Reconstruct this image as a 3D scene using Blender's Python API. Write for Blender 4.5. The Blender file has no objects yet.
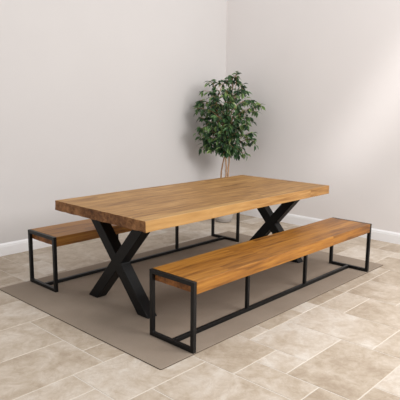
import bpy, bmesh, math, random
from mathutils import Vector, Matrix, noise as mnoise

random.seed(7)
scene = bpy.context.scene
col = scene.collection
scene.view_settings.view_transform = 'Standard'
scene.view_settings.look = 'None'
scene.view_settings.exposure = 0.0


def lin(r, g, b, a=1.0):
    f = lambda c: (c / 255 / 12.92) if c / 255 <= 0.04045 else ((c / 255 + 0.055) / 1.055) ** 2.4
    return (f(r), f(g), f(b), a)


# ------------------------------------------------------------------ scene helpers
def tag(o, label=None, cat=None, group=None, kind=None):
    if label: o['label'] = label
    if cat: o['category'] = cat
    if group: o['group'] = group
    if kind: o['kind'] = kind
    return o


def empty(name, loc):
    o = bpy.data.objects.new(name, None)
    o.empty_display_size = 0.1
    o.location = loc
    col.objects.link(o)
    return o


def link(name, bm, mats, parent=None, smooth=False):
    me = bpy.data.meshes.new(name)
    bmesh.ops.recalc_face_normals(bm, faces=bm.faces)
    bm.to_mesh(me); bm.free()
    for m in (mats if isinstance(mats, (list, tuple)) else [mats]):
        me.materials.append(m)
    if smooth:
        for p in me.polygons: p.use_smooth = True
    o = bpy.data.objects.new(name, me)
    col.objects.link(o)
    if parent: o.parent = parent
    return o


def bevel(o, w, seg=2, ang=40):
    m = o.modifiers.new('bevel', 'BEVEL')
    m.width = w; m.segments = seg; m.limit_method = 'ANGLE'; m.angle_limit = math.radians(ang)
    m.harden_normals = False
    return o


def add_box(bm, x0, x1, y0, y1, z0, z1, mi=0):
    vs = [bm.verts.new((x, y, z)) for x in (x0, x1) for y in (y0, y1) for z in (z0, z1)]
    for f in ((0, 1, 3, 2), (4, 6, 7, 5), (0, 4, 5, 1), (2, 3, 7, 6), (0, 2, 6, 4), (1, 5, 7, 3)):
        fc = bm.faces.new([vs[i] for i in f]); fc.material_index = mi


def add_tube(bm, pts, rads, n=8, cap=True):
    rings = []
    for i, p in enumerate(pts):
        p = Vector(p)
        a = Vector(pts[max(i - 1, 0)]); b = Vector(pts[min(i + 1, len(pts) - 1)])
        d = (b - a).normalized()
        ref = Vector((1, 0, 0)) if abs(d.x) < 0.8 else Vector((0, 1, 0))
        u = d.cross(ref).normalized(); v = d.cross(u)
        r = rads[i] if isinstance(rads, (list, tuple)) else rads
        rings.append([bm.verts.new(p + (u * math.cos(2 * math.pi * k / n) + v * math.sin(2 * math.pi * k / n)) * r) for k in range(n)])
    for a, b in zip(rings, rings[1:]):
        for k in range(n):
            bm.faces.new((a[k], a[(k + 1) % n], b[(k + 1) % n], b[k]))
    if cap:
        bm.faces.new(rings[0]); bm.faces.new(rings[-1])


def add_lathe(bm, prof, n=40):
    rings = []
    for r, z in prof:
        if r < 1e-5:
            rings.append([bm.verts.new((0, 0, z))])
        else:
            rings.append([bm.verts.new((r * math.cos(2 * math.pi * k / n), r * math.sin(2 * math.pi * k / n), z)) for k in range(n)])
    for a, b in zip(rings, rings[1:]):
        for k in range(n):
            k2 = (k + 1) % n
            if len(a) == 1: bm.faces.new((a[0], b[k], b[k2]))
            elif len(b) == 1: bm.faces.new((a[k], a[k2], b[0]))
            else: bm.faces.new((a[k], a[k2], b[k2], b[k]))


# ------------------------------------------------------------------ materials
class NT:
    def __init__(self, name):
        self.m = bpy.data.materials.new(name); self.m.use_nodes = True
        self.t = self.m.node_tree; self.t.nodes.clear()
        self.out = self.n('ShaderNodeOutputMaterial')
        self.bsdf = self.n('ShaderNodeBsdfPrincipled')
        self.t.links.new(self.bsdf.outputs[0], self.out.inputs[0])

    def n(self, typ, **kw):
        nd = self.t.nodes.new(typ)
        for k, v in kw.items(): setattr(nd, k, v)
        return nd

    def l(self, a, b): self.t.links.new(a, b)

    def math(self, op, a, b=None, c=None):
        nd = self.n('ShaderNodeMath', operation=op)
        for i, v in enumerate((a, b, c)):
            if v is None: continue
            if isinstance(v, (int, float)): nd.inputs[i].default_value = v
            else: self.l(v, nd.inputs[i])
        return nd.outputs[0]

    def comb(self, x, y, z):
        nd = self.n('ShaderNodeCombineXYZ')
        for i, v in enumerate((x, y, z)):
            if isinstance(v, (int, float)): nd.inputs[i].default_value = v
            else: self.l(v, nd.inputs[i])
        return nd.outputs[0]

    def noise(self, vec, scale, detail=3, rough=0.5, dist=0.0):
        nd = self.n('ShaderNodeTexNoise')
        nd.inputs['Scale'].default_value = scale; nd.inputs['Detail'].default_value = detail
        nd.inputs['Roughness'].default_value = rough; nd.inputs['Distortion'].default_value = dist
        self.l(vec, nd.inputs['Vector'])
        return nd.outputs['Fac']

    def ramp(self, fac, stops):
        nd = self.n('ShaderNodeValToRGB')
        e = nd.color_ramp.elements
        while len(e) < len(stops): e.new(0.5)
        for el, (p, c) in zip(e, stops): el.position = p; el.color = c
        self.l(fac, nd.inputs[0])
        return nd.outputs[0]

    def mix(self, fac, a, b, mode='MIX'):
        nd = self.n('ShaderNodeMix', data_type='RGBA', blend_type=mode)
        for s, v in ((nd.inputs[0], fac), (nd.inputs[6], a), (nd.inputs[7], b)):
            if isinstance(v, (int, float, tuple)): s.default_value = v
            else: self.l(v, s)
        return nd.outputs[2]

    def bump(self, h, strength, dist=0.002):
        nd = self.n('ShaderNodeBump')
        nd.inputs['Strength'].default_value = strength; nd.inputs['Distance'].default_value = dist
        self.l(h, nd.inputs['Height']); self.l(nd.outputs[0], self.bsdf.inputs['Normal'])

    def col(self, c):
        if isinstance(c, tuple): self.bsdf.inputs['Base Color'].default_value = c
        else: self.l(c, self.bsdf.inputs['Base Color'])

    def set(self, rough=0.5, metal=0.0, spec=0.5):
        self.bsdf.inputs['Roughness'].default_value = rough
        self.bsdf.inputs['Metallic'].default_value = metal
        self.bsdf.inputs['Specular IOR Level'].default_value = spec
        return self.m


def wood(name, c_dark, c_mid, c_light, pw, pl, vary=0.5, rough=0.45, end=False, pale=None, seed=0.0):
    """Solid timber of glued staves running along X; 'end' gives the rough sawn end grain."""
    t = NT(name)
    tc = t.n('ShaderNodeTexCoord').outputs['Object']
    sp = t.n('ShaderNodeSeparateXYZ'); t.l(tc, sp.inputs[0])
    x, y, z = sp.outputs
    wob = t.noise(t.comb(t.math('MULTIPLY', x, 1.3), t.math('MULTIPLY', y, 2.0), z), 1.0, 2)
    ys = t.math('ADD', y, 5.0 + seed)
    row = t.math('FLOOR', t.math('DIVIDE', ys, pw))
    wn = t.n('ShaderNodeTexWhiteNoise', noise_dimensions='1D'); t.l(row, wn.inputs['W'])
    xs = t.math('ADD', t.math('DIVIDE', x, pl), t.math('MULTIPLY_ADD', wn.outputs['Value'], 3.0, 10.0))
    cell = t.math('FLOOR', xs)
    wn2 = t.n('ShaderNodeTexWhiteNoise', noise_dimensions='2D'); t.l(t.comb(row, cell, 0.0), wn2.inputs['Vector'])
    rnd = wn2.outputs['Value']
    off = t.math('MULTIPLY', rnd, 17.0)
    if end:
        g1 = t.noise(t.comb(t.math('ADD', x, off), t.math('MULTIPLY', y, 28.0), t.math('MULTIPLY', z, 34.0)), 1.0, 5, 0.65, 0.6)
        g2 = t.noise(t.comb(x, t.math('MULTIPLY', y, 9.0), t.math('MULTIPLY', z, 12.0)), 1.0, 3, 0.6)
    else:
        wv = t.math('MULTIPLY', t.math('SUBTRACT', wob, 0.5), 0.05)
        yy = t.math('ADD', y, wv); zz = t.math('ADD', z, wv)
        g1 = t.noise(t.comb(t.math('ADD', t.math('MULTIPLY', x, 3.2), off), t.math('MULTIPLY', yy, 46.0), t.math('MULTIPLY', zz, 46.0)), 1.0, 5, 0.6, 0.25)
        g2 = t.noise(t.comb(t.math('ADD', t.math('MULTIPLY', x, 1.1), off), t.math('MULTIPLY', yy, 13.0), t.math('MULTIPLY', zz, 15.0)), 1.0, 3, 0.55, 0.5)
    g = t.math('ADD', t.math('MULTIPLY', g1, 0.62), t.math('MULTIPLY', g2, 0.38))
    g = t.math('ADD', g, t.math('MULTIPLY', t.math('SUBTRACT', rnd, 0.5), vary * 0.34))
    c = t.ramp(g, [(0.33, c_dark), (0.50, c_mid), (0.66, c_light)])
    # fine seams between staves
    fr = t.math('FRACT', t.math('DIVIDE', ys, pw))
    seam = t.math('LESS_THAN', t.math('ABSOLUTE', t.math('SUBTRACT', fr, 0.5)), 0.485)
    if not end:
        c = t.mix(seam, t.mix(0.35, c, c_dark), c)
        # small knots
        vor = t.n('ShaderNodeTexVoronoi', feature='F1'); vor.inputs['Scale'].default_value = 1.0
        t.l(t.comb(t.math('MULTIPLY', x, 1.9), t.math('MULTIPLY', y, 5.5), t.math('MULTIPLY', z, 7.0)), vor.inputs['Vector'])
        kn = t.n('ShaderNodeMapRange'); kn.inputs['From Min'].default_value = 0.03; kn.inputs['From Max'].default_value = 0.14
        kn.inputs['To Min'].default_value = 0.6; kn.inputs['To Max'].default_value = 0.0
        t.l(vor.outputs['Distance'], kn.inputs['Value'])
        c = t.mix(kn.outputs[0], c, c_dark)
    if pale:
        # sapwood patch: a pale wedge on the long face close to one end
        (px0, px1, pcol) = pale
        mr = t.n('ShaderNodeMapRange'); mr.interpolation_type = 'SMOOTHSTEP'
        mr.inputs['From Min'].default_value = px1; mr.inputs['From Max'].default_value = px0
        nz = t.math('MULTIPLY', t.math('SUBTRACT', g2, 0.5), 0.30)
        t.l(t.math('ADD', t.math('ADD', x, nz), t.math('MULTIPLY', z, -1.2)), mr.inputs['Value'])
        face = t.math('LESS_THAN', y, -0.45)
        f = t.math('MULTIPLY', t.math('MULTIPLY', mr.outputs[0], face), 0.5)
        c = t.mix(f, c, pcol)
    t.col(c)
    t.bump(g1, 0.25 if not end else 0.8, 0.0015 if not end else 0.004)
    return t.set(rough, 0.0, 0.35)


def plain(name, c, rough=0.5, metal=0.0, spec=0.5, var=0.0, scale=20.0, bump=0.0, bscale=200.0):
    t = NT(name)
    tc = t.n('ShaderNodeTexCoord').outputs['Object']
    if var > 0:
        nz = t.noise(tc, scale, 4, 0.6)
        lo = tuple(v * (1 - var) for v in c[:3]) + (1,); hi = tuple(min(1, v * (1 + var)) for v in c[:3]) + (1,)
        t.col(t.ramp(nz, [(0.3, lo), (0.7, hi)]))
    else:
        t.col(c)
    if bump > 0:
        t.bump(t.noise(tc, bscale, 2), bump, 0.001)
    return t.set(rough, metal, spec)


M_wall_right_lit = plain('plaster_right_baked_light', lin(228, 223, 221), 0.9, 0, 0.2, 0.012, 1.5, 0.15, 90)  # same wall paint, lightened: extra light on the dimmer wall put into its colour
M_wall_left_dim = plain('plaster_left_baked_shade', lin(201, 197, 195), 0.9, 0, 0.2, 0.012, 1.5, 0.15, 90)  # left copy of that paint, darkened in colour to offset the strong key light
M_skirt = plain('white_gloss_paint', lin(238, 237, 238), 0.35, 0, 0.4, 0.01, 3)
M_metal = plain('black_powder_coat', lin(10, 10, 11), 0.42, 0.0, 0.3, 0.15, 30, 0.2, 500)
M_leg = plain('matt_black_steel', lin(7, 7, 8), 0.5, 0.0, 0.25, 0.12, 12, 0.2, 400)
M_top = wood('oiled_table_timber', lin(106, 70, 32), lin(158, 116, 64), lin(186, 145, 90), 0.173, 1.3, 0.16, 0.5,
             pale=(-1.10, -0.86, lin(184, 144, 88)))
M_top_end = wood('sawn_end_grain', lin(66, 40, 22), lin(112, 74, 43), lin(150, 106, 66), 0.173, 1.05, 0.2, 0.75, end=True)
M_seat = wood('oiled_seat_timber', lin(92, 53, 14), lin(147, 95, 32), lin(174, 120, 47), 0.078, 2.6, 0.30, 0.42, seed=0.08)
M_seat_end = wood('seat_end_grain', lin(78, 46, 18), lin(124, 76, 34), lin(152, 98, 48), 0.0975, 0.72, 0.2, 0.6, end=True)
M_pot = plain('pale_ceramic', lin(182, 175, 168), 0.45, 0, 0.4, 0.03, 8)
M_pot_foot = plain('grey_ceramic', lin(150, 143, 136), 0.6, 0, 0.3, 0.05, 8)
M_soil = plain('dark_soil', lin(60, 45, 34), 0.95, 0, 0.1, 0.4, 60, 0.8, 80)
M_bark = plain('tan_bark', lin(172, 136, 104), 0.85, 0, 0.2, 0.3, 45, 0.6, 120)


def leaf_mat():
    t = NT('glossy_fig_leaf')
    at = t.n('ShaderNodeAttribute', attribute_name='leaf_tone')
    c = t.ramp(at.outputs['Fac'], [(0.0, lin(20, 40, 27)), (0.4, lin(42, 72, 45)), (0.75, lin(78, 112, 66)), (1.0, lin(134, 156, 92))])
    t.col(c)
    t.bsdf.inputs['Transmission Weight'].default_value = 0.0
    t.bsdf.inputs['Subsurface Weight'].default_value = 0.0
    return t.set(0.38, 0, 0.45)
M_leaf = leaf_mat()


def tile_mat():
    t = NT('travertine_tile')
    tc = t.n('ShaderNodeTexCoord').outputs['Object']
    at = t.n('ShaderNodeAttribute', attribute_name='tile_tone')
    sp = t.n('ShaderNodeSeparateColor'); t.l(at.outputs['Color'], sp.inputs[0])
    r, g, b = sp.outputs[:3]
    off = t.n('ShaderNodeVectorMath', operation='ADD'); t.l(tc, off.inputs[0])
    t.l(t.comb(t.math('MULTIPLY', g, 31.0), t.math('MULTIPLY', b, 27.0), t.math('MULTIPLY', r, 9.0)), off.inputs[1])
    v = off.outputs[0]
    n1 = t.noise(v, 3.4, 8, 0.68, 0.7)
    n2 = t.noise(v, 13.0, 6, 0.75, 0.8)
    n3 = t.noise(v, 1.4, 2, 0.5, 0.3)
    s = t.math('ADD', t.math('MULTIPLY', n1, 0.52), t.math('MULTIPLY', n2, 0.32))
    s = t.math('ADD', s, t.math('MULTIPLY', n3, 0.16))
    s = t.math('ADD', s, t.math('MULTIPLY', t.math('SUBTRACT', r, 0.5), 0.15))
    c = t.ramp(s, [(0.36, lin(162, 145, 126)), (0.45, lin(181, 166, 148)), (0.52, lin(194, 181, 166)), (0.61, lin(208, 199, 188))])
    # fine darker veins
    vn = t.noise(v, 5.5, 6, 0.65, 1.6)
    vm = t.n('ShaderNodeMapRange'); vm.inputs['From Min'].default_value = 0.0; vm.inputs['From Max'].default_value = 0.018
    vm.inputs['To Min'].default_value = 0.42; vm.inputs['To Max'].default_value = 0.0
    t.l(t.math('ABSOLUTE', t.math('SUBTRACT', vn, 0.5)), vm.inputs['Value'])
    c = t.mix(t.math('MULTIPLY', vm.outputs[0], n1), c, lin(146, 129, 112))
    t.col(c)
    t.bump(n2, 0.12, 0.002)
    return t.set(0.5, 0, 0.35)
M_tile = tile_mat()
M_grout = plain('pale_grout', lin(206, 198, 187), 0.9, 0, 0.2, 0.04, 20)


def rug_mat():
    t = NT('taupe_flat_weave')
    tc = t.n('ShaderNodeTexCoord').outputs['Object']
    wv = t.n('ShaderNodeTexWave', bands_direction='X'); wv.inputs['Scale'].default_value = 60; wv.inputs['Distortion'].default_value = 1.5
    t.l(tc, wv.inputs['Vector'])
    n1 = t.noise(tc, 140, 3, 0.7); n2 = t.noise(tc, 2.5, 3, 0.6)
    s = t.math('ADD', t.math('MULTIPLY', n1, 0.5), t.math('MULTIPLY', n2, 0.5))
    c = t.ramp(s, [(0.3, lin(135, 121, 107)), (0.7, lin(157, 143, 129))])
    t.col(c)
    t.bump(wv.outputs['Fac'], 0.35, 0.002)
    return t.set(0.95, 0, 0.1)
M_rug = rug_mat()
M_rug_edge = plain('dark_rug_binding', lin(92, 82, 72), 0.95, 0, 0.1, 0.15, 80)

# ------------------------------------------------------------------ the room
WX, WY = 2.3223, 1.906
TILT = 0.0173            # the right wall runs very slightly off square
BH = 0.1225


def right_x(y): return WX - math.tan(TILT) * (WY - y)

# floor: Versailles pattern of travertine in modules of 0.209 m, tiles bedded on grout
MOD = 0.2088; GX0, GY0 = -1.634, -1.008
fixed = [(-3, 0, 4, 6), (-3, 0, 2, 4), (-3, -1, 1, 2), (-4, -1, -1, 1), (-1, 2, 0, 2), (0, 1, 2, 3), (0, 2, 3, 6), (1, 3, 2, 3),
         (-1, 0, -2, 0), (0, 2, -3, 0), (2, 4, -1, 1), (2, 3, -3, -1), (3, 4, -2, -1), (3, 6, -4, -2), (1, 3, -5, -3),
         (4, 5, 0, 1), (5, 7, 0, 1), (7, 8, 0, 1), (4, 6, -2, 0), (6, 8, -3, 0), (6, 8, -5, -3), (8, 10, -1, 0), (8, 10, -4, -1),
         (10, 12, -2, 0), (12, 14, -3, 0), (10, 12, -4, -2), (14, 16, -1, 1), (8, 10, 0, 2), (10, 13, 0, 2), (13, 14, 0, 1), (14, 17, 1, 3)]
I0, I1, J0, J1 = -16, 20, -16, 15
used = set(); tiles = []
for a, b, c, d in fixed:
    tiles.append((a, b, c, d)); used |= {(i, j) for i in range(a, b) for j in range(c, d)}
rt = random.Random(11)
for j in range(J0, J1):
    for i in range(I0, I1):
        if (i, j) in used: continue
        opts = [(3, 2), (2, 3), (2, 2), (3, 2), (2, 1), (1, 2)]
        rt.shuffle(opts); opts.append((1, 1))
        for w, h in opts:
            cells = {(i + p, j + q) for p in range(w) for q in range(h)}
            if not (cells & used):
                used |= cells; tiles.append((i, i + w, j, j + h)); break
bm = bmesh.new()
lay = bm.loops.layers.color.new('tile_tone')
G = 0.0032
# tiles that read clearly darker or lighter than their neighbours
shade = {(3, 6, -4, -2): 0.35, (2, 4, -1, 1): 0.4, (4, 6, -2, 0): 0.95, (6, 8, -3, 0): 0.8, (2, 3, -3, -1): 0.6, (3, 4, -2, -1): 0.7, (-3, 0, 4, 6): 0.45,
         (-3, 0, 2, 4): 0.6, (-1, 2, 0, 2): 0.75, (0, 2, -3, 0): 0.55, (-1, 0, -2, 0): 0.5, (-3, -1, 1, 2): 0.7}
XMAX, YMAX = WX, WY
for a, b, c, d in tiles:
    x0, x1 = GX0 + a * MOD + G, min(GX0 + b * MOD - G, XMAX + 0.02)
    y0, y1 = GY0 + c * MOD + G, min(GY0 + d * MOD - G, YMAX + 0.02)
    if x1 - x0 < 0.01 or y1 - y0 < 0.01: continue
    tone = (shade.get((a, b, c, d), rt.random()), rt.random(), rt.random(), 1)
    e = 0.0015
    top = [bm.verts.new(p) for p in ((x0 + e, y0 + e, 0), (x1 - e, y0 + e, 0), (x1 - e, y1 - e, 0), (x0 + e, y1 - e, 0))]
    bot = [bm.verts.new(p) for p in ((x0, y0, -0.003), (x1, y0, -0.003), (x1, y1, -0.003), (x0, y1, -0.003))]
    fs = [bm.faces.new(top)]
    for k in range(4):
        fs.append(bm.faces.new((bot[k], bot[(k + 1) % 4], top[(k + 1) % 4], top[k])))
    for f in fs:
        for lp in f.loops: lp[lay] = tone
gx0, gx1, gy0, gy1 = GX0 + I0 * MOD, XMAX + 0.02, GY0 + J0 * MOD, YMAX + 0.02
add_box(bm, gx0, gx1, gy0, gy1, -0.06, -0.0016, 1)
floor = tag(link('floor', bm, [M_tile, M_grout]), kind='structure')

# walls
H = 3.1
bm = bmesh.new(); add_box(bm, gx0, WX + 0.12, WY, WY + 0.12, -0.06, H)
tag(link('wall_left', bm, M_wall_left_dim), kind='structure')
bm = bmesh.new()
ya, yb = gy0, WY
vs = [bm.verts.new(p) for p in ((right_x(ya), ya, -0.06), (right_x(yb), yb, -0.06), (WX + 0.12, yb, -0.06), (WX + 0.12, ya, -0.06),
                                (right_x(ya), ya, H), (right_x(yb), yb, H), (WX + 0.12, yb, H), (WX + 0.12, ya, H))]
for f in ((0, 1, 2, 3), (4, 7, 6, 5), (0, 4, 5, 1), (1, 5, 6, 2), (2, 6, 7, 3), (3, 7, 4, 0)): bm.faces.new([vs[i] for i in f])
tag(link('wall_right', bm, M_wall_right_lit), kind='structure')

# baseboards: moulded section, a plain face with a stepped and rounded top
prof = [(0, 0), (0.016, 0), (0.016, BH * 0.74), (0.0135, BH * 0.78), (0.0135, BH * 0.86), (0.009, BH * 0.93), (0.006, BH * 0.985), (0.0, BH)]


def board(name, p0, p1, nrm):
    bm = bmesh.new()
    r = []
    for p in (p0, p1):
        r.append([bm.verts.new((p[0] + nrm[0] * d, p[1] + nrm[1] * d, z)) for d, z in prof])
    n = len(prof)
    for k in range(n):
        bm.faces.new((r[0][k], r[0][(k + 1) % n], r[1][(k + 1) % n], r[1][k]))
    bm.faces.new(r[0]); bm.faces.new(r[1])
    tag(link(name, bm, M_skirt), kind='structure')

board('baseboard_left', (gx0, WY), (WX, WY), (0, -1))
board('baseboard_right', (right_x(gy0), gy0), (WX, WY), (-math.cos(TILT), math.sin(TILT)))

# ------------------------------------------------------------------ rug
RX0, RX1, RY0, RY1, RT = -1.471, 1.387, -0.900, 1.016, 0.007
bm = bmesh.new()
R = 0.012


def rounded(x0, x1, y0, y1, r):
    out = []
    for cx, cy, a0 in ((x1 - r, y1 - r, 0), (x0 + r, y1 - r, 90), (x0 + r, y0 + r, 180), (x1 - r, y0 + r, 270)):
        for k in range(5):
            a = math.radians(a0 + k * 22.5)
            out.append((cx + r * math.cos(a), cy + r * math.sin(a)))
    return out

o_ = rounded(RX0, RX1, RY0, RY1, R); i_ = rounded(RX0 + 0.006, RX1 - 0.006, RY0 + 0.006, RY1 - 0.006, R * 0.6)
vb = [bm.verts.new((x, y, 0.0)) for x, y in o_]
vm = [bm.verts.new((x, y, RT * 0.85)) for x, y in o_]
vt = [bm.verts.new((x, y, RT)) for x, y in i_]
n = len(o_)
for k in range(n):
    k2 = (k + 1) % n
    bm.faces.new((vb[k], vb[k2], vm[k2], vm[k])).material_index = 1
    bm.faces.new((vm[k], vm[k2], vt[k2], vt[k]))
bm.faces.new(vt); bm.faces.new(vb[::-1])
rug = tag(link('rug', bm, [M_rug, M_rug_edge]), 'large flat taupe rug with thin dark edge under table and benches', 'rug')
Z0 = RT

# ------------------------------------------------------------------ timber slabs
def slab(name, x0, x1, y0, y1, z0, z1, mats, parent, wob=0.003, endwob=0.003, seed=0.0, nx=48, ny=18, nz=4):
    bm = bmesh.new()
    def P(i, j, k):
        x = x0 + (x1 - x0) * i / nx; y = y0 + (y1 - y0) * j / ny; z = z0 + (z1 - z0) * k / nz
        N = lambda a, b, c: mnoise.noise(Vector((a + seed, b, c)))
        if j in (0, ny): y += wob * N(x * 3.1, y * 2, z * 14) * (1 if j else 1)
        if k == 0: z += wob * 0.9 * N(x * 2.6, y * 3, 7.7) if j in (0, ny) else 0
        if i in (0, nx):
            x += endwob * N(3.3, y * 17, z * 22)
            if k == 0: z += endwob * 0.9 * N(9.1, y * 12, 1.0)
            if k == nz: z -= endwob * 0.45 * abs(N(5.1, y * 21, 2.0))
        return (x, y, z)
    cache = {}
    def V(i, j, k):
        if (i, j, k) not in cache: cache[(i, j, k)] = bm.verts.new(P(i, j, k))
        return cache[(i, j, k)]
    for i in range(nx):
        for j in range(ny):
            for k in (0, nz):
                bm.faces.new((V(i, j, k), V(i + 1, j, k), V(i + 1, j + 1, k), V(i, j + 1, k)))
        for k in range(nz):
            for j in (0, ny):
                bm.faces.new((V(i, j, k), V(i + 1, j, k), V(i + 1, j, k + 1), V(i, j, k + 1)))
    for j in range(ny):
        for k in range(nz):
            for i in (0, nx):
                bm.faces.new((V(i, j, k), V(i, j + 1, k), V(i, j + 1, k + 1), V(i, j, k + 1))).material_index = 1
    o = link(name, bm, mats, parent)
    return bevel(o, 0.003, 2, 55)

# ------------------------------------------------------------------ dining table
TX0, TX1, TY0, TY1, TZ0, TZ1 = -1.2108, 1.0487, -0.4774, 0.5604, 0.6764, 0.751
tcx, tcy = (TX0 + TX1) / 2, (TY0 + TY1) / 2
table = empty('dining_table', (tcx, tcy, Z0))
tag(table, 'long chunky wooden dining table on black X-shaped metal legs, between the benches', 'table')
slab('tabletop', TX0 - tcx, TX1 - tcx, TY0 - tcy, TY1 - tcy, TZ0 - Z0, TZ1 - Z0, [M_top, M_top_end], table, 0.006, 0.006, 2.0, 64, 30, 4)


def cross_leg(x0, x1):
    """One X of square steel tube standing in the YZ plane, welded at the middle."""
    h = TZ0 - Z0; zc = h / 2
    ho, w = 0.350, 0.113             # outer half spread at floor and top, horizontal width of each bar
    hi = ho - w
    k = (ho + hi) / 2 / zc           # slope dy/dz of the bars
    c = w / 2                        # half width at the centre
    zi = c / k
    ring = [(-ho, 0), (-hi, 0), (0, zc - zi), (hi, 0), (ho, 0), (c, zc), (ho, h), (hi, h), (0, zc + zi), (-hi, h), (-ho, h), (-c, zc)]
    cy = 0.040 - tcy
    bm = bmesh.new()
    a = [bm.verts.new((x0 - tcx, y + cy, z)) for y, z in ring]
    b = [bm.verts.new((x1 - tcx, y + cy, z)) for y, z in ring]
    m = len(ring)
    for vs in (a, b):                # four bars and the centre, as quads sharing the weld
        bm.faces.new((vs[0], vs[1], vs[2], vs[11])); bm.faces.new((vs[2], vs[3], vs[4], vs[5]))
        bm.faces.new((vs[5], vs[6], vs[7], vs[8])); bm.faces.new((vs[8], vs[9], vs[10], vs[11]))
        bm.faces.new((vs[2], vs[5], vs[8], vs[11]))
    for q in range(m):
        bm.faces.new((a[q], a[(q + 1) % m], b[(q + 1) % m], b[q]))
    return bevel(link('cross_leg', bm, M_leg, table), 0.004, 2, 30)

cross_leg(-1.047, -0.960)
cross_leg(0.845, 0.932)

# ------------------------------------------------------------------ benches
BL, BW, BHT, TB = 2.288, 0.3898, 0.45, 0.027


def rect_frame(x0, x1, y0, y1, z0, z1, t):
    bm = bmesh.new()
    O = [(y0, z0), (y1, z0), (y1, z1), (y0, z1)]
    I = [(y0 + t, z0 + t), (y1 - t, z0 + t), (y1 - t, z1 - t), (y0 + t, z1 - t)]
    A = [[bm.verts.new((x, *p)) for p in O] for x in (x0, x1)]
    B = [[bm.verts.new((x, *p)) for p in I] for x in (x0, x1)]
    for k in range(4):
        q = (k + 1) % 4
        for s in (0, 1): bm.faces.new((A[s][k], A[s][q], B[s][q], B[s][k]))
        bm.faces.new((A[0][k], A[0][q], A[1][q], A[1][k]))
        bm.faces.new((B[0][k], B[0][q], B[1][q], B[1][k]))
    return bm

bench = empty('bench', (0, 0, 0))
hl, hw, zt = BL / 2, BW / 2, BHT - Z0
for s in (-1, 1):
    x0, x1 = sorted((s * hl, s * (hl - TB)))
    bevel(link('end_frame', rect_frame(x0, x1, -hw, hw, 0, zt, TB), M_metal, bench), 0.0025, 2)
slab('seat', -hl + TB, hl - TB, -hw + 0.001, hw - 0.001, zt - 0.077, zt + 0.0005, [M_seat, M_seat_end], bench, 0.003, 0.002, 11.0, 56, 10, 3)
# inner end blocks of the seat sit just under the top bar and end flush inside the tube
bm = bmesh.new(); add_box(bm, -hl + TB, hl - TB, -TB / 2, TB / 2, 0.0, TB)
bevel(link('stretcher', bm, M_metal, bench), 0.0025, 2)
for s in (-1, 1):
    xm = s * BL / 6
    bm = bmesh.new(); add_box(bm, xm - 0.0125, xm + 0.0125, -0.0125, 0.0125, TB, zt - 0.076)
    bevel(link('support_leg', bm, M_metal, bench), 0.0025, 2)
bench.location = (-1.210 + hl, -0.9 + hw, Z0)
tag(bench, 'honey brown wooden bench in the foreground, black box-section frame, nearest the camera', 'bench', 'pair of dining benches')
bench2 = bench.copy(); col.objects.link(bench2)
for ch in list(bench.children):
    c = ch.copy(); col.objects.link(c); c.parent = bench2
bench2.location = (-1.204 + hl, 0.6066 + hw, Z0)
tag(bench2, 'wooden bench behind the table along the left wall, partly hidden by the tabletop', 'bench', 'pair of dining benches')

# ------------------------------------------------------------------ potted fig tree
TP = Vector((1.79, 1.44, 0.0))
tree = empty('potted_fig_tree', TP)
tag(tree, 'leafy green weeping fig tree with thin twisted trunks standing in the corner', 'potted plant')
bm = bmesh.new()
add_lathe(bm, [(0.0, 0.022), (0.098, 0.022), (0.112, 0.05), (0.132, 0.12), (0.146, 0.20), (0.152, 0.262), (0.158, 0.268), (0.158, 0.292),
               (0.150, 0.296), (0.142, 0.29), (0.138, 0.24), (0.0, 0.24)])
pot = link('pot', bm, M_pot, tree, True)
bm = bmesh.new()
add_lathe(bm, [(0.0, 0.0), (0.092, 0.0), (0.104, 0.008), (0.104, 0.026), (0.098, 0.03), (0.0, 0.03)])
tag(link('pot_base', bm, M_pot_foot, pot, True), 'grey foot of the pot')
bm = bmesh.new()
add_lathe(bm, [(0.0, 0.262), (0.06, 0.264), (0.11, 0.256), (0.139, 0.25), (0.139, 0.235), (0.0, 0.235)])
link('soil', bm, M_soil, tree, True)

RV = Vector((0.683, -0.731, 0)); DV = Vector((0.731, 0.683, 0))   # across and away from the viewer, for laying out the crown
def W(r, z, d=0.0): return RV * r + DV * d + Vector((0, 0, z))

rp = random.Random(23)
trunks = [
    [W(-0.03, 0.25, 0.0), W(-0.035, 0.45, 0.02), W(-0.04, 0.62, 0.03), W(-0.015, 0.78, 0.02), W(0.02, 0.92, -0.02), W(0.03, 1.10, -0.03), W(0.01, 1.28, 0.0), W(0.03, 1.48, 0.02)],
    [W(0.04, 0.25, 0.02), W(0.05, 0.45, 0.0), W(0.045, 0.62, -0.02), W(0.055, 0.80, -0.02), W(0.04, 0.95, 0.02), W(0.03, 1.10, 0.04), W(0.06, 1.30, 0.03), W(0.09, 1.52, 0.0)],
    [W(0.0, 0.25, -0.04), W(0.0, 0.42, -0.03), W(0.02, 0.60, -0.02), W(0.015, 0.75, -0.04), W(-0.01, 0.92, -0.01), W(-0.05, 1.10, 0.03), W(-0.09, 1.30, 0.03), W(-0.12, 1.46, 0.02)],
]


def spline(pts, m):
    out = []
    P = [pts[0]] + list(pts) + [pts[-1]]
    for i in range(1, len(P) - 2):
        for k in range(m):
            t = k / m
            a, b, c, d = P[i - 1], P[i], P[i + 1], P[i + 2]
            out.append(0.5 * ((2 * b) + (c - a) * t + (2 * a - 5 * b + 4 * c - d) * t * t + (3 * b - a - 3 * c + d) * t ** 3))
    out.append(pts[-1]); return out

for tp in trunks:
    bm = bmesh.new()
    sp = spline(tp, 5)
    n = len(sp)
    add_tube(bm, [p + Vector((rp.uniform(-.003, .003), rp.uniform(-.003, .003), 0)) for p in sp],
             [0.0115 * (1 - 0.55 * i / n) * (1 + 0.08 * math.sin(i * 2.1)) for i in range(n)], 8)
    link('trunk', bm, M_bark, tree, True)

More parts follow.
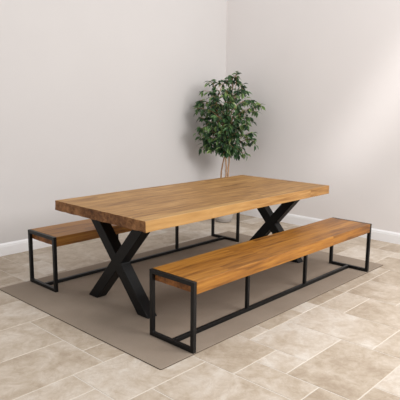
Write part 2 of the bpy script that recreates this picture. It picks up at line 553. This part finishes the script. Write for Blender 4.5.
# crown: branch tips (across, height, depth), each reached by an arching branch from the trunks
tips = [(0.11, 1.88, 0.0), (0.07, 1.83, 0.06), (0.0, 1.80, 0.1), (-0.06, 1.79, -0.05), (-0.14, 1.76, 0.05), (-0.24, 1.77, 0.0), (0.19, 1.74, -0.05), (0.24, 1.66, 0.08), (0.12, 1.66, -0.18),
        (-0.26, 1.64, -0.1), (-0.34, 1.50, 0.0), (-0.41, 1.43, -0.04), (-0.37, 1.53, 0.12), (0.42, 1.48, 0.0), (0.37, 1.40, -0.12), (0.33, 1.54, 0.1), (0.31, 1.33, 0.1),
        (-0.36, 1.32, 0.05), (-0.36, 1.20, -0.1), (-0.35, 1.08, 0.02), (-0.33, 0.93, 0.0), (-0.31, 1.0, -0.06), (-0.24, 1.08, -0.18), (0.36, 1.05, 0.0), (0.33, 1.14, -0.06), (0.20, 0.88, -0.04), (0.16, 0.95, 0.02), (0.24, 1.25, -0.2),
        (0.0, 1.5, -0.3), (0.14, 1.36, -0.30), (-0.14, 1.34, -0.32), (0.02, 1.2, -0.32), (-0.12, 1.14, -0.28), (0.11, 1.12, -0.24), (-0.02, 1.0, -0.18), (0.05, 0.9, -0.1), (-0.1, 0.92, -0.06), (-0.12, 1.0, 0.08),
        (0.0, 1.55, 0.24), (-0.16, 1.4, 0.26), (0.18, 1.4, 0.25), (0.03, 1.2, 0.26), (-0.16, 1.16, 0.2), (0.12, 1.16, 0.2), (-0.18, 1.58, -0.2), (-0.03, 1.66, -0.16), (-0.26, 1.42, -0.2), (-0.24, 1.28, -0.24),
        (0.22, 1.52, -0.2), (0.28, 1.44, -0.18), (0.05, 1.04, 0.1), (0.06, 0.95, 0.0), (0.1, 1.28, -0.2), (-0.1, 1.5, -0.1), (-0.08, 1.22, -0.2), (-0.22, 1.16, -0.05), (0.15, 1.22, -0.05), (0.0, 1.36, -0.18), (-0.18, 1.5, 0.1), (-0.29, 1.38, -0.05), (-0.2, 1.25, 0.1)]
bmB = bmesh.new()
stations = []
for (r, z, d) in tips:
    tip = W(r * 0.94 + 0.022, z, d)
    src = rp.choice(trunks)
    zz = max(0.85, min(1.46, z - 0.28 + rp.uniform(-0.08, 0.08)))
    cand = spline(src, 5)
    base = min(cand, key=lambda p: abs(p.z - zz))
    mid = base.lerp(tip, 0.55) + Vector((0, 0, 0.07 if z < 1.55 else 0.03)) + Vector((rp.uniform(-.02, .02), rp.uniform(-.02, .02), 0))
    pre = tip + (tip - mid) * 0.0
    pts = spline([base, base.lerp(mid, 0.5) + Vector((0, 0, 0.02)), mid, mid.lerp(tip, 0.6) + Vector((0, 0, 0.015)), tip], 3)
    add_tube(bmB, pts, [0.0055 * (1 - 0.8 * i / len(pts)) for i in range(len(pts))], 5)
    L = sum((b - a).length for a, b in zip(pts, pts[1:]))
    for q in range(3, len(pts)):
        stations.append((pts[q], (pts[q] - pts[q - 1]).normalized(), q / (len(pts) - 1)))
    # side twigs
    for k in range(4):
        p = pts[rp.randrange(4, len(pts) - 1)]
        dirv = Vector((rp.uniform(-1, 1), rp.uniform(-1, 1), rp.uniform(-0.7, 0.5))).normalized()
        ln = rp.uniform(0.05, 0.10)
        q1 = p + dirv * ln * 0.6; q2 = p + dirv * ln + Vector((0, 0, -0.02))
        add_tube(bmB, [p, q1, q2], [0.0022, 0.0018, 0.001], 4)
        stations.append((q1, dirv, 0.7)); stations.append((q2, dirv, 1.0))
link('branches', bmB, M_bark, tree, True)

bmL = bmesh.new()
lt = bmL.loops.layers.float.new('leaf_tone') if hasattr(bmL.loops.layers, 'float') else None


def leaf(p, dirv, up, ln, wd, tone):
    x = dirv.normalized(); s = x.cross(up)
    if s.length < 1e-3: s = x.cross(Vector((1, 0, 0)))
    s.normalize(); nrm = s.cross(x).normalized()
    secs = [(0.0, 0.0, 0.0), (0.16, 0.30, 0.0), (0.38, 0.50, 0.01), (0.62, 0.40, -0.02), (0.84, 0.17, -0.08), (1.0, 0.0, -0.15)]
    L_, C_, R_ = [], [], []
    for t, w, dz in secs:
        c = p + x * (t * ln) + nrm * (dz * ln)
        C_.append(bmL.verts.new(c))
        if w > 0:
            L_.append(bmL.verts.new(c + s * (w * wd) + nrm * (0.22 * w * wd)))
            R_.append(bmL.verts.new(c - s * (w * wd) + nrm * (0.22 * w * wd)))
    fs = []
    for side in (L_, R_):
        fs.append(bmL.faces.new((C_[0], side[0], C_[1])))
        for k in range(3): fs.append(bmL.faces.new((C_[k + 1], side[k], side[k + 1], C_[k + 2])))
        fs.append(bmL.faces.new((C_[4], side[3], C_[5])))
    for f in fs:
        f.smooth = True
        for lp in f.loops: lp[lt] = tone


for (p, dv, t) in stations:
    if p.z > 1.3 and t < 0.75 and rp.random() < 0.45: continue
    for k in range(1 if t < 0.6 else (2 if rp.random() < 0.75 else 3)):
        a = Vector((rp.uniform(-1, 1), rp.uniform(-1, 1), rp.uniform(-0.9, 0.35)))
        dirv = (dv * 0.5 + a.normalized() * 0.9 + Vector((0, 0, -0.35))).normalized()
        ln = rp.uniform(0.06, 0.09)
        up = Vector((rp.uniform(-.7, .7), rp.uniform(-.7, .7), 1)).normalized()
        tone = min(1, max(0, rp.gauss(0.5, 0.22) + (0.12 if t > 0.85 else 0)))
        if rp.random() < 0.06: tone = rp.uniform(0.85, 1)
        leaf(p + a * 0.012, dirv, up, ln, ln * rp.uniform(0.44, 0.56), tone)
me = bpy.data.meshes.new('foliage'); bmL.to_mesh(me); bmL.free(); me.materials.append(M_leaf)
fo = bpy.data.objects.new('foliage', me); col.objects.link(fo); fo.parent = tree

# ------------------------------------------------------------------ camera
F_PX, PITCH, YAW, ROLL = 536.42, 0.1745, -0.8195, 0.0112
cam = bpy.data.cameras.new('camera'); cam.sensor_width = 36; cam.lens = F_PX / 400 * 36
cam.clip_start = 0.05
co = bpy.data.objects.new('camera', cam); col.objects.link(co)
fw = Vector((-math.sin(YAW) * math.cos(PITCH), math.cos(YAW) * math.cos(PITCH), -math.sin(PITCH)))
rt_ = Vector((math.cos(YAW), math.sin(YAW), 0)); up_ = rt_.cross(fw)
r2 = rt_ * math.cos(ROLL) + up_ * math.sin(ROLL)
u2 = up_ * math.cos(ROLL) - rt_ * math.sin(ROLL)
mw = Matrix((r2, u2, -fw)).transposed().to_4x4()
mw.translation = Vector((-3.376, -2.965, 1.469))
co.matrix_world = mw
scene.camera = co

# ------------------------------------------------------------------ light
def area(name, loc, target, sx, sy, power, colr, spread=180, roll=0.0):
    l = bpy.data.lights.new(name, 'AREA'); l.shape = 'RECTANGLE'; l.size = sx; l.size_y = sy
    l.energy = power; l.color = colr; l.spread = math.radians(spread)
    o = bpy.data.objects.new(name, l); col.objects.link(o)
    d = (Vector(target) - Vector(loc)).normalized()
    o.rotation_euler = (d.to_track_quat('-Z', 'Y').to_matrix().to_4x4() @ Matrix.Rotation(roll, 4, 'Z')).to_euler()
    o.location = loc
    return o

area('window_light', (0.6, -4.7, 3.2), (0.6, 0.4, 0.7), 2.9, 2.4, 270, (1.0, 0.99, 0.985))
area('slanting_window_light', (-0.6, -3.2, 2.75), (2.31, -0.36, 1.5), 0.20, 1.6, 0.75, (1.0, 0.98, 0.97), 11, math.radians(-32))

w = bpy.data.worlds.new('room_ambience'); scene.world = w; w.use_nodes = True
bg = w.node_tree.nodes['Background']; bg.inputs[0].default_value = (1.0, 0.995, 0.99, 1); bg.inputs[1].default_value = 0.86
